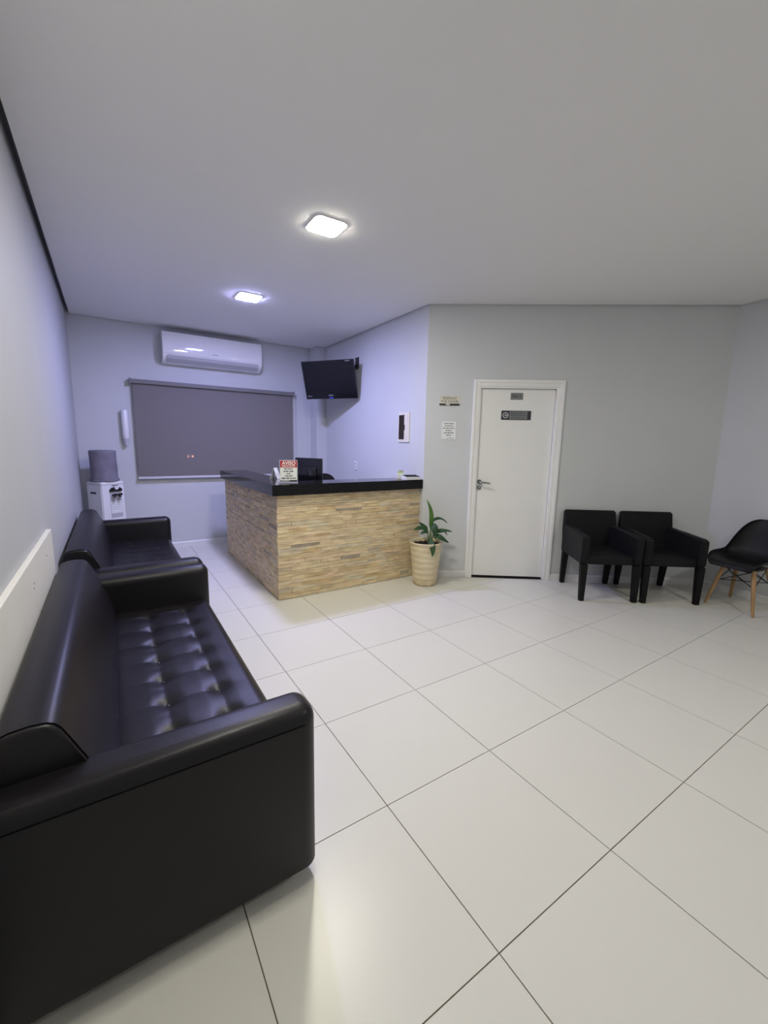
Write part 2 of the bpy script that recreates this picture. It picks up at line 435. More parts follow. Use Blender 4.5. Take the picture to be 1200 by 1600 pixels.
# ground outside and a far lamp post whose two orange lights glimmer faintly through the blind
gd = struct(obj('ground', box(NB(), -3.0, 6.0, YB+WT+0.001, 12.0, -0.12, 0.0), mat('asphalt', (0.06, 0.06, 0.06), rough=0.9, noise=0.3, nscale=20)))
OP = thing('street_light', 'pair of tiny orange lights outside glimmering through the grey blind', 'street light', (0.554, 9.0, 0.0))
obj('post', cyl(NB(), (0, 0.03, 0), (0, 0.03, 1.17), 0.03, 0.02, 12), M['wire'], OP)
obj('crossbar', box(NB(), -0.07, 0.07, 0.015, 0.05, 1.11, 1.17), M['wire'], OP)
for x in (-0.042, 0.042):
    obj('bulb', lathe(NB(), [(0.004, 1.114), (0.017, 1.121), (0.022, 1.138), (0.017, 1.155), (0.004, 1.162)], 12, (x, -0.012)), M['orange'], OP)

# ------------------------------------------------------------------ door
dr = bpy.data.objects.new('door_1', None); link(dr); dr.matrix_world = DM; dr['kind'] = 'structure'
dr['label'] = 'white painted interior door in a white moulded frame'
def casing(x0, x1, z0, z1, vertical):
    bm = NB()
    box(bm, x0, x1, -0.012, -0.0005, z0, z1, 0.003, 2)
    if vertical:
        o0 = x0 if x0 < 0.9 else x1-0.030
        box(bm, o0, o0+0.030, -0.020, -0.012, z0, z1, 0.004, 2)
    else:
        box(bm, x0-0.035, x1+0.035, -0.020, -0.012, z1-0.030, z1, 0.004, 2)
    return bm
obj('casing', casing(0.497, 0.562, 0, 2.161, True), M['white'], dr)
obj('casing', casing(1.376, 1.441, 0, 2.161, True), M['white'], dr)
obj('casing', casing(0.562, 1.376, 2.090, 2.161, False), M['white'], dr)
for x0, x1, z0, z1 in ((0.5605, 0.576, 0, 2.089), (1.362, 1.3775, 0, 2.089), (0.576, 1.362, 2.074, 2.089)):
    obj('jamb', box(NB(), x0, x1, -0.008, 0.105, z0, z1, 0.002), M['white'], dr)
obj('door_gap_shade', box(NB(), 0.577, 1.361, 0.035, 0.10, 0.0005, 0.012), M['dark_gap'], dr)  # near-black strip standing in for the shade in the gap under the leaf
obj('leaf', box(NB(), 0.579, 1.359, 0.024, 0.060, 0.022, 2.071, 0.002), M['white'], dr)
hd = obj('handle', cyl(NB(), (0.612, 0.0235, 1.083), (0.612, 0.013, 1.083), 0.025, n=24), M['satin'], dr, smooth=40)
bm = tube(NB(), [(0.612, 0.015, 1.083), (0.612, -0.025, 1.083), (0.618, -0.034, 1.083), (0.640, -0.037, 1.081), (0.690, -0.035, 1.076), (0.722, -0.033, 1.070)], [0.010, 0.010, 0.011, 0.010, 0.010, 0.009], 12)
obj('lever', bm, M['satin'], hd, smooth=50)
lk = obj('lock_plate', cyl(NB(), (0.612, 0.0235, 1.020), (0.612, 0.014, 1.020), 0.024, n=24), M['satin'], dr, smooth=40)
obj('key_cylinder', cyl(NB(), (0.612, 0.014, 1.020), (0.612, 0.010, 1.020), 0.009, n=14), M['chrome'], lk, smooth=40)

# plates and notices on the door and its wall: a helper working in the door wall frame, face at depth y (towards the room is -y)
def plate(name, label, cat, s0, s1, z0, z1, y, m, th=0.004):
    t = thing(name, label, cat)
    t.matrix_world = DM @ Matrix.Translation(((s0+s1)/2, y, (z0+z1)/2))
    obj('panel', box(NB(), -(s1-s0)/2, (s1-s0)/2, -th, -0.0002, -(z1-z0)/2, (z1-z0)/2, 0.0006, 1), m, t)
    return t
def put_text(t, body, size, x, z, y, m, name='lettering', bold=0.0, sx=1.0):
    bm = text_bm(body, size, bold=bold)
    for v in bm.verts: v.co.x *= sx
    return obj(name, bm, m, t, loc=(x, y, z), rot=(PI/2, 0, 0))
def line_words(t, x, z, wd, hgt, y, m, seed, name='text_line'):
    """one line of print too small to read: word blocks with gaps"""
    rr = random.Random(seed); bm = NB(); xx = x-wd/2
    while xx < x+wd/2-0.002:
        l = min(rr.uniform(0.10, 0.34)*wd, x+wd/2-xx)
        box(bm, xx, xx+l*0.92, y-0.0003, y, z-hgt/2, z+hgt/2); xx += l+hgt*0.35
    return obj(name, bm, m, t)

t = plate('silence_plaque', 'brushed metal plaque asking for silence beside the door', 'plaque', 0.143, 0.357, 1.889, 1.992, 0, M['steel'])
put_text(t, 'SILÊNCIO', 0.034, 0.0, 0.024, -0.0045, M['ink_brown'], bold=0.0004)
put_text(t, 'POR FAVOR', 0.034, 0.0, -0.010, -0.0045, M['ink_brown'], bold=0.0004)
bb = obj('base_band', box(NB(), -0.107, 0.107, -0.0048, -0.004, -0.0515, -0.030), M['plate_d'], t)
obj('logo_mark', prism(NB(), rrect(0.045, 0.011, 0.005, 4, -0.018, -0.0405), -0.0053, -0.0047, 'y'), M['white_ink'], t)

t = plate('notice_sheet', 'small white printed notice under the metal plaque', 'notice', 0.174, 0.333, 1.533, 1.726, 0, M['paper'])
for k, (wd, hh) in enumerate(((0.105, 0.008), (0.095, 0.008), (0.13, 0.007), (0.065, 0.009), (0.105, 0.009), (0.052, 0.009))):
    line_words(t, 0.0, 0.072-k*0.0245, wd, hh, -0.0042, M['ink'], k+3)
line_words(t, 0.018, -0.080, 0.075, 0.004, -0.0042, M['ink'], 31, 'logo_line')
bm = NB()
for a, b_, c_, d_ in ((-0.0793, 0.0793, -0.0963, -0.0945), (-0.0793, 0.0793, 0.0945, 0.0963), (-0.0793, -0.0775, -0.0945, 0.0945), (0.0775, 0.0793, -0.0945, 0.0945)):
    box(bm, a, b_, -0.0046, -0.004, c_, d_)
obj('border', bm, M['plastic_g'], t)

LY = 0.024
t = plate('room_number_plate', 'small grey plate at the top of the white door', 'sign', 0.893, 1.022, 1.962, 2.032, LY, M['plate_g'])
put_text(t, 'Sala 1', 0.040, 0.0, 0.0, -0.0045, M['ink'], bold=0.0005)
t = plate('door_name_plate', 'wide dark nameplate with round emblem on the white door', 'sign', 0.806, 1.118, 1.752, 1.848, LY, M['plate_d'])
obj('text_field', box(NB(), -0.072, 0.118, -0.0048, -0.004, -0.040, 0.042), M['plate_g'], t)
for k in range(3): line_words(t, 0.022, 0.022-k*0.021, 0.155 if k < 2 else 0.12, 0.006, -0.005, M['plate_d'], 50+k)
bm = NB(); n = 28; c0 = (-0.112, -0.0052, 0.0)
ro = [[bm.verts.new((c0[0]+r*math.cos(2*PI*i/n), c0[1], r*math.sin(2*PI*i/n))) for i in range(n)] for r in (0.021, 0.032)]
for i in range(n): bm.faces.new((ro[0][i], ro[0][(i+1) % n], ro[1][(i+1) % n], ro[1][i]))
r_ = bmesh.ops.extrude_face_region(bm, geom=list(bm.faces))
for v in r_['geom']:
    if isinstance(v, bmesh.types.BMVert): v.co.y += 0.001
obj('emblem_ring', bm, M['plastic_g'], t)
bm = cyl(NB(), (-0.112, -0.0042, 0), (-0.112, -0.0052, 0), 0.010, n=18)
box(bm, -0.112, -0.090, -0.0052, -0.0042, -0.005, 0.005)
obj('emblem_core', bm, M['plastic_g'], t)

# ------------------------------------------------------------------ reception counter
CX, CY, CZ = 0.375, 3.020, 0.995          # outer faces of the stone, underside of the granite
GX, GY, GZ = 0.322, 2.972, 1.095
CEND = 5.055
ct = thing('reception_counter', 'L shaped reception counter clad in sandy stone strips', 'counter')
bm = prism(NB(), [(CX+0.012, CY+0.012), (XR-0.002, CY+0.012), (XR-0.002, CY+0.14), (CX+0.14, CY+0.14), (CX+0.14, CEND), (CX+0.012, CEND)], 0.001, CZ)
obj('core', bm, M['mortar'], ct)
obj('inner_shelf', prism(NB(), [(CX+0.141, CY+0.141), (XR-0.02, CY+0.141), (XR-0.02, CY+0.70), (CX+0.75, CY+0.70), (CX+0.75, CEND-0.1), (CX+0.141, CEND-0.1)], 0.73, 0.755), M['white'], ct)
for a in ((CX+0.2, CEND-0.16), (XR-0.10, CY+0.62)):
    obj('shelf_leg', box(NB(), a[0], a[0]+0.04, a[1], a[1]+0.04, 0, 0.73), M['white'], ct)

rs = random.Random(11)
rows = []; z = 0.004
while z < CZ-0.012:
    h = rs.choice((0.022, 0.026, 0.030, 0.034, 0.038)); h = min(h, CZ-0.002-z)
    if CZ-0.002-(z+h) < 0.016: h = CZ-0.002-z
    rows.append((z, h)); z += h
def strip_verts(L, hh, d0, d1, jag):
    """a split-face stone: box with an uneven outer face; outer face towards -y"""
    bm = NB(); n = 3
    g = 0.0009
    top = []; bot = []; bt = []; bb_ = []
    for i in range(n+1):
        x = g+(L-2*g)*i/n
        dd = d0+(d1-d0)*rs.random()
        top.append(bm.verts.new((x, -dd-rs.random()*jag, hh-g))); bot.append(bm.verts.new((x, -dd-rs.random()*jag, g)))
        bt.append(bm.verts.new((x, 0.012, hh-g))); bb_.append(bm.verts.new((x, 0.012, g)))
    for i in range(n):
        bm.faces.new((bot[i], bot[i+1], top[i+1], top[i])); bm.faces.new((top[i], top[i+1], bt[i+1], bt[i]))
        bm.faces.new((bb_[i], bb_[i+1], bot[i+1], bot[i]))
    bm.faces.new((bb_[0], bot[0], top[0], bt[0])); bm.faces.new((bot[n], bb_[n], bt[n], top[n]))
    return bm
pieces = []
for (z, h) in rows:
    x = CX
    while x < XR-0.004:
        L = rs.uniform(0.11, 0.32)
        if XR-0.003-(x+L) < 0.09: L = XR-0.003-x
        pieces.append(('front', x, z, L, h)); x += L
    y = CY+0.006
    while y < CEND-0.004:
        L = rs.uniform(0.11, 0.32)
        if CEND-(y+L) < 0.09: L = CEND-y
        pieces.append(('side', y, z, L, h)); y += L
front = [q for q in pieces if q[0] == 'front']; side = sorted((q for q in pieces if q[0] == 'side'), key=lambda q: q[1])
own = front[:] + side[:max(0, 296-len(front))]
own = own[:296]
rest = [q for q in pieces if q not in own]
def strip_matrix(q):
    if q[0] == 'front': return Matrix.Translation((q[1], CY, q[2]))
    # side face looks towards -x: local -y -> -x, local x -> -y (so start at the far end of the piece)
    return Matrix.Translation((CX, q[1]+q[3], q[2])) @ Matrix.Rotation(-PI/2, 4, 'Z')
for q in own:
    o = obj('stone_strip', strip_verts(q[3], q[4], -0.005, 0.004, 0.003), M['stone'], ct)
    o.matrix_local = strip_matrix(q)
bm = NB()
for q in rest:
    b1 = strip_verts(q[3], q[4], -0.005, 0.003, 0.003)
    b1.transform(strip_matrix(q))
    me = bpy.data.meshes.new('tmp'); b1.to_mesh(me); b1.free(); bm.from_mesh(me); bpy.data.meshes.remove(me)
o = obj('stone_strips', bm, M['stone_i'], ct); o['kind'] = 'stuff'

bm = prism(NB(), [(GX, GY), (XR-0.002, GY), (XR-0.002, GY+0.33), (GX+0.32, GY+0.33), (GX+0.32, CEND+0.01), (GX, CEND+0.01)], CZ+0.0005, GZ)
bmesh.ops.bevel(bm, geom=[e for e in bm.edges], offset=0.002, segments=1, affect='EDGES')
tag(obj('granite_worktop', bm, M['granite']), 'thick polished black granite top on the stone counter', 'countertop')

# ------------------------------------------------------------------ things on and behind the counter
SG = thing('notice_stand', 'acrylic stand with red and white AVISO notice on the counter', 'sign', (0.540, 3.150, GZ+0.0005), math.radians(-16))
obj('holder', box(NB(), -0.083, 0.083, 0.0, 0.003, 0.004, 0.212, 0.0008, 1), M['acrylic'], SG)
obj('foot', box(NB(), -0.083, 0.083, -0.045, 0.045, 0.0, 0.0035, 0.0008, 1), M['acrylic'], SG)
obj('sheet', box(NB(), -0.077, 0.077, -0.0012, -0.0002, 0.008, 0.206), M['paper'], SG)
hb = obj('red_header', box(NB(), -0.077, 0.077, -0.0018, -0.0012, 0.142, 0.206), M['red'], SG)
put_text(SG, 'AVISO', 0.047, 0.002, 0.182, -0.0022, M['white_ink'], bold=0.0012, sx=0.95)
put_text(SG, 'IMPORTANTE', 0.020, 0.0, 0.155, -0.0022, M['white_ink'], bold=0.0005)
for k, wd in enumerate((0.080, 0.095, 0.042, 0.070, 0.135)):
    line_words(SG, 0.0, 0.128-k*0.0215, wd, 0.010, -0.0015, M['ink'], 70+k)
obj('black_footer', box(NB(), -0.077, 0.077, -0.0018, -0.0012, 0.008, 0.026), M['ink'], SG)
line_words(SG, -0.030, 0.017, 0.08, 0.006, -0.0021, M['white_ink'], 90)

TC = thing('tent_card', 'small white folded card standing left of the AVISO notice', 'card', (0.575, 3.64, GZ+0.0005), math.radians(40))
obj('front_flap', prism(NB(), [(-0.045, 0), (-0.0415, 0), (0.0015, 0.108), (-0.0005, 0.112)], -0.035, 0.035, 'x'), M['plastic_w'], TC)
obj('back_flap', prism(NB(), [(0.045, 0), (0.0415, 0), (0.0015, 0.109), (0.0, 0.112)], -0.035, 0.035, 'x'), M['plastic_w'], TC)
line_words(TC, 0.0, 0.045, 0.04, 0.012, -0.031, M['plastic_g'], 95)

NT = thing('note_holder', 'small pale green and white note holder near the wall on the counter', 'note holder', (1.835, 3.17, GZ+0.0005), math.radians(-20))
obj('box', box(NB(), -0.04, 0.04, -0.035, 0.035, 0, 0.055, 0.003), M['plastic_w'], NT)
obj('note_pad', box(NB(), -0.034, 0.034, -0.020, 0.012, 0.0551, 0.083, 0.001, 1), M['note_green'], NT)
obj('pad_top', box(NB(), -0.012, 0.034, -0.021, 0.013, 0.0832, 0.088), M['note_brown'], NT)

KD = thing('desk_device', 'low white device with row of black keys at counter end', 'device', (1.905, 3.065, GZ+0.0005), math.radians(-8))
obj('case', prism(NB(), [(-0.07, 0), (-0.07, 0.026), (0.06, 0.044), (0.07, 0.042), (0.07, 0)], -0.085, 0.085, 'x'), M['plastic_w'], KD)
for k in range(6):
    for j in range(3):
        x = -0.070+k*0.028; y = -0.045+j*0.036; zz = 0.026+(y+0.07)*0.1385
        obj('key', box(NB(), x-0.010, x+0.010, y-0.012, y+0.012, zz-0.001, zz+0.007, 0.002, 1), M['plastic_b'], KD)

# monitor behind the counter, back to the viewer
MN = thing('computer_monitor', 'black computer monitor seen from behind over the counter', 'monitor', (0.955, 3.64, 0.7555), math.atan2(0.43, 0.90)+PI/2)
# local +y (after rotation) is the back side, -y the screen
obj('housing', box(NB(), -0.185, 0.185, -0.010, 0.028, 0.245, 0.552, 0.010, 3), M['gloss_b'], MN, smooth=40)
obj('rear_bulge', box(NB(), -0.13, 0.13, 0.026, 0.050, 0.285, 0.45, 0.012, 3), M['gloss_b'], MN, smooth=40)
obj('screen', box(NB(), -0.172, 0.172, -0.012, -0.009, 0.265, 0.538), M['screen'], MN)
obj('neck', box(NB(), -0.03, 0.03, 0.028, 0.045, 0.015, 0.36, 0.005), M['plastic_b'], MN)
obj('stand_base', prism(NB(), rrect(0.24, 0.19, 0.06, 6, 0, 0.02), 0.0, 0.014), M['plastic_b'], MN)

# office chair, only its back top shows over the counter
OC = thing('office_chair', 'black office chair back peeking above the counter top', 'chair', (1.36, 4.12, 0), math.radians(155))
pts = []
for i in range(21):
    a = PI*i/20; pts.append((0.135*math.cos(a), 0.99+0.125*math.sin(a)))
pts += [(-0.19, 0.66), (-0.15, 0.62), (0.15, 0.62), (0.19, 0.66)]
bm = prism(NB(), pts, 0.20, 0.25, 'y'); bmesh.ops.bevel(bm, geom=[e for e in bm.edges if abs(e.verts[0].co.y-e.verts[1].co.y) < 1e-5], offset=0.012, segments=2, affect='EDGES')
obj('backrest', bm, M['fabric'], OC, smooth=40)
obj('back_support', box(NB(), -0.035, 0.035, 0.255, 0.275, 0.40, 0.92, 0.006), M['plastic_b'], OC)
obj('seat', box(NB(), -0.24, 0.24, -0.25, 0.22, 0.42, 0.50, 0.03, 3), M['fabric'], OC, smooth=40)
obj('seat_bracket', box(NB(), -0.03, 0.03, 0.0, 0.272, 0.395, 0.419), M['plastic_b'], OC)
obj('gas_column', cyl(NB(), (0, 0, 0.09), (0, 0, 0.396), 0.025), M['plastic_b'], OC)
for k in range(5):
    a = 2*PI*k/5
    lg = obj('base_arm', tube(NB(), [(0.02*math.cos(a), 0.02*math.sin(a), 0.10), (0.28*math.cos(a), 0.28*math.sin(a), 0.065)], [0.024, 0.016], 8), M['plastic_b'], OC)
    obj('caster', cyl(NB(), (0.28*math.cos(a)-0.012, 0.28*math.sin(a), 0.027), (0.28*math.cos(a)+0.012, 0.28*math.sin(a), 0.027), 0.027), M['plastic_b'], lg)

# ------------------------------------------------------------------ television and its wall mount
TYAW, TTILT, TWD, THT = -2.515, 0.301, 0.775, 0.496
nrm = Vector((math.cos(TYAW), math.sin(TYAW), 0)); rgt = -nrm.cross(Vector((0, 0, 1)))
upv = nrm*math.sin(TTILT)+Vector((0, 0, 1))*math.cos(TTILT); bk = rgt.cross(upv)*-1
bk = upv.cross(rgt)
TVM = Matrix(((rgt.x, bk.x, upv.x, 1.672), (rgt.y, bk.y, upv.y, 4.642), (rgt.z, bk.z, upv.z, 2.304), (0, 0, 0, 1)))
TV = thing('television', 'black flat television tilted down in the reception corner', 'television'); TV.matrix_world = TVM
obj('housing', box(NB(), -TWD/2+0.006, TWD/2-0.006, 0.014, 0.052, -THT/2+0.006, THT/2-0.006, 0.012, 3), M['plastic_b'], TV, smooth=40)
obj('rear_box', box(NB(), -0.25, 0.25, 0.050, 0.085, -0.17, 0.15, 0.012, 3), M['plastic_b'], TV, smooth=40)
bm = NB(); bz = 0.034; bbm = 0.062
for a, b_, c_, d_ in ((-TWD/2, TWD/2, THT/2-bz, THT/2), (-TWD/2, TWD/2, -THT/2, -THT/2+bbm), (-TWD/2, -TWD/2+bz, -THT/2+bbm, THT/2-bz), (TWD/2-bz, TWD/2, -THT/2+bbm, THT/2-bz)):
    box(bm, a, b_, 0.0, 0.020, c_, d_)
obj('bezel', bm, M['gloss_b'], TV)
obj('screen', box(NB(), -TWD/2+bz, TWD/2-bz, 0.004, 0.012, -THT/2+bbm, THT/2-bz), M['screen'], TV)
put_text(TV, 'SAMSUNG', 0.016, 0.0, -THT/2+0.046, -0.0012, M['white_ink'])
obj('power_light', box(NB(), -0.03, 0.03, -0.002, 0.0, -THT/2+0.008, -THT/2+0.020), M['blue_led'], TV)
line_words(TV, TWD/2-0.085, THT/2-0.017, 0.07, 0.007, -0.001, M['plastic_g'], 101, 'corner_print')
line_words(TV, -TWD/2+0.060, -THT/2+0.040, 0.07, 0.006, -0.001, M['plastic_g'], 102, 'corner_print')
MT = thing('television_mount', 'black metal wall bracket holding the television', 'bracket', (XR, 4.47, 2.53))
obj('wall_plate', box(NB(), -0.012, -0.0005, -0.045, 0.045, -0.075, 0.075, 0.003), M['plastic_b'], MT)
obj('bolt', cyl(NB(), (-0.012, 0.0, 0.03), (-0.022, 0, 0.03), 0.012, n=12), M['chrome'], MT)
wpt = TVM @ Vector((0.05, 0.101, 0.02)) - Vector((XR, 4.47, 2.53))
obj('arm', tube(NB(), [(-0.012, 0.0, -0.02), (-0.06, 0.10, -0.08), tuple(wpt+Vector((0.02, 0.03, 0.0))), tuple(wpt)], 0.014, 8), M['plastic_b'], MT)

# ------------------------------------------------------------------ breaker panel and socket on the reception wall
BP = thing('breaker_panel', 'white framed breaker panel with dark window by the door corner', 'electrical panel', (XR, 3.355, 1.665))
def fr(bm, y0, y1, z0, z1, t0, t1): return box(bm, -t1, -t0, y0, y1, z0, z1, 0.002, 1)
obj('frame', fr(NB(), -0.108, 0.108, -0.168, 0.168, 0.0005, 0.014), M['cream_frame'], BP)
obj('cover', fr(NB(), -0.015, 0.085, -0.135, 0.14, 0.014, 0.020), M['smoke'], BP)
obj('latch', fr(NB(), -0.030, -0.012, -0.03, 0.03, 0.014, 0.026), M['smoke'], BP)
obj('side_strip', fr(NB(), -0.075, -0.032, -0.135, 0.14, 0.014, 0.017), M['cream_frame'], BP)
SK = thing('wall_socket', 'white wall socket on the bluish wall above the counter', 'socket', (XR, 4.49, 1.17))
obj('plate', fr(NB(), -0.040, 0.040, -0.062, 0.062, 0.0005, 0.010), M['plastic_w'], SK)
for zz in (-0.022, 0.022):
    obj('outlet', box(NB(), -0.012, -0.010, -0.022, 0.022, zz-0.012, zz+0.012), M['plastic_g'], SK)

# ------------------------------------------------------------------ air conditioner
AC = thing('air_conditioner', 'white split air conditioner mounted high above the blind', 'air conditioner', (-0.215, YB, 2.44))
L = 1.245
prof = [(0, 0.03), (0, 0.37), (-0.02, 0.378), (-0.165, 0.375), (-0.185, 0.365), (-0.205, 0.30), (-0.212, 0.20), (-0.205, 0.10), (-0.185, 0.065), (-0.12, 0.015), (-0.04, 0.0)]
bm = prism(NB(), [(a-0.0005, b_) for a, b_ in prof], 0, L, 'x')
obj('body', bm, M['plastic_ac'], AC, smooth=30)
fp = [(-0.187, 0.368), (-0.207, 0.30), (-0.214, 0.20), (-0.208, 0.112), (-0.213, 0.112), (-0.220, 0.20), (-0.213, 0.302), (-0.193, 0.371)]
obj('front_panel', prism(NB(), fp, 0.004, L-0.004, 'x'), M['plastic_ac'], AC, smooth=30)
obj('louver', prism(NB(), [(-0.207, 0.094), (-0.190, 0.058), (-0.132, 0.017), (-0.136, 0.012), (-0.196, 0.053), (-0.213, 0.092)], 0.05, L-0.05, 'x'), M['plastic_g'], AC)
obj('intake_grille', box(NB(), 0.05, L-0.05, -0.15, -0.03, 0.3785, 0.384), M['plastic_g'], AC)
obj('logo_mark', prism(NB(), rrect(0.075, 0.014, 0.006, 4, L*0.50, 0.150), -0.2205, -0.2165, 'y'), M['plastic_g'], AC)

# ------------------------------------------------------------------ cup dispenser
CD = thing('cup_dispenser', 'white tube cup dispenser on the wall beside the blind', 'cup dispenser', (-0.672, YB-0.048, 1.395))
obj('tube', lathe(NB(), [(0.036, 0.085), (0.038, 0.09), (0.038, 0.43), (0.034, 0.436), (0.001, 0.438)], 28), M['plastic_w'], CD, smooth=40)
obj('throat', lathe(NB(), [(0.020, 0.0), (0.024, 0.0), (0.0365, 0.070), (0.0365, 0.0845), (0.030, 0.0845)], 28), M['cup_clear'], CD, smooth=40)
obj('wall_bracket', box(NB(), -0.015, 0.015, 0.036, 0.0475, 0.12, 0.40, 0.002), M['plastic_w'], CD)

# ------------------------------------------------------------------ water dispenser with covered bottle
WA = math.radians(33)
WN = Vector((-0.972, 5.13, 0)); WW, WD, WH = 0.272, 0.27, 0.975
WDm = thing('water_dispenser', 'white water dispenser in the corner behind the far sofa', 'water dispenser', WN, WA)
# local: x along the front, y into the body, the near vertical edge is the origin; front faces -y
bm = prism(NB(), [(0, 0), (WW, 0), (WW, WD), (0, WD)], 0.02, WH)
bmesh.ops.bevel(bm, geom=list(bm.edges), offset=0.010, segments=2, affect='EDGES')
obj('body', bm, M['plastic_w'], WDm, smooth=40)
obj('plinth', box(NB(), 0.02, WW-0.02, 0.02, WD-0.02, 0.0, 0.021), M['plastic_b'], WDm)
obj('top_rim', box(NB(), -0.003, WW+0.003, -0.003, WD+0.003, WH-0.035, WH-0.028), M['plastic_g'], WDm)
obj('top_slot', box(NB(), 0.125, 0.20, -0.002, 0.001, WH-0.052, WH-0.042), M['plastic_b'], WDm)
obj('side_slot', box(NB(), -0.002, 0.001, 0.10, 0.20, 0.835, 0.855), M['plastic_b'], WDm)
pts = [(0.235, 0.882), (0.235, 0.862)] + [(0.09, 0.862), (0.09, 0.882)] + [(0.115, 0.905), (0.165, 0.915), (0.21, 0.905)]
obj('tap_hood', prism(NB(), pts, -0.018, 0.0005, 'y'), M['plastic_b'], WDm)
obj('dial', cyl(NB(), (0.167, -0.018, 0.905), (0.167, -0.024, 0.905), 0.024, n=24), M['plastic_w'], WDm, smooth=40)
obj('dial_hand', box(NB(), 0.165, 0.170, -0.0255, -0.024, 0.898, 0.915), M['plastic_g'], WDm)
obj('tap_panel', box(NB(), 0.095, 0.230, -0.003, 0.0005, 0.55, 0.862), M['plastic_g'], WDm)
for x in (0.128, 0.190):
    tp = obj('tap', tube(NB(), [(x, -0.002, 0.815), (x, -0.035, 0.812), (x, -0.045, 0.790)], [0.013, 0.013, 0.009], 10), M['plastic_b'], WDm, smooth=50)
    obj('tap_lever', box(NB(), x-0.016, x+0.022, -0.058, -0.030, 0.812, 0.838, 0.006), M['plastic_b'], tp)
    obj('spout', cyl(NB(), (x, -0.040, 0.785), (x, -0.040, 0.755), 0.010, 0.008, 10), M['plastic_g'], tp)
lb = obj('label_panel', box(NB(), 0.098, 0.226, -0.0045, -0.003, 0.60, 0.742), M['paper'], WDm)
for k in range(4): line_words(WDm, 0.162, 0.728-k*0.026, 0.10, 0.006, -0.0047, M['plastic_g'], 120+k)
BT_ = Vector((WW/2, WD/2, 0)); bw = Matrix.Rotation(WA, 3, 'Z') @ BT_ + WN
BC = thing('covered_bottle', 'water bottle under a grey cloth cover on the dispenser', 'bottle', (bw.x, bw.y, WH+0.001))
bm = NB(); n = 48
prf = [(0.150, 0.004), (0.152, 0.018), (0.138, 0.034), (0.134, 0.06), (0.137, 0.15), (0.134, 0.24), (0.136, 0.33), (0.136, 0.352), (0.128, 0.362), (0.06, 0.366), (0.001, 0.366)]
lathe(bm, prf, n)
for v in bm.verts:
    a = math.atan2(v.co.y, v.co.x); rr = math.hypot(v.co.x, v.co.y)
    if rr > 0.05:
        k = 1+0.014*math.sin(3*a+v.co.z*17)+0.010*math.sin(7*a-v.co.z*23)
        v.co.x *= k; v.co.y *= k
obj('cloth_cover', bm, M['cover'], BC, smooth=60)
obj('drawstring', tube(NB(), [(0.139*math.cos(2*PI*i/32), 0.139*math.sin(2*PI*i/32), 0.036) for i in range(33)], 0.004, 6), M['cover'], BC)

# ------------------------------------------------------------------ ceiling lamps
def ceiling_lamp(loc, spec, label, mname):
    t = thing('ceiling_lamp', label, 'ceiling lamp', (loc[0], loc[1], H-0.0005), 0, 'square ceiling lamps')
    obj('frame', prism(NB(), rrect(0.228, 0.228, 0.045), -0.008, 0.0), M['plastic_w'], t)
    obj('diffuser', prism(NB(), rrect(0.216, 0.216, 0.040), -0.0105, -0.0082), lamp_mat(mname, spec), t)
    return t
ceiling_lamp((0.457, 2.137), LAMP_WARM, 'larger looking warm white square lamp at the ceiling middle', 'lamp_warm')
ceiling_lamp((0.415, 3.855), LAMP_COOL, 'cool bluish square ceiling lamp nearer the air conditioner', 'lamp_cool')
ceiling_lamp((-0.34, 0.54), LAMP_REAR, 'square ceiling lamp over the near sofa arm, above the picture', 'lamp_rear')
ceiling_lamp((2.3, -1.35), LAMP_RIGHT, 'square ceiling lamp right of the picture, nearest the shell chair', 'lamp_right')

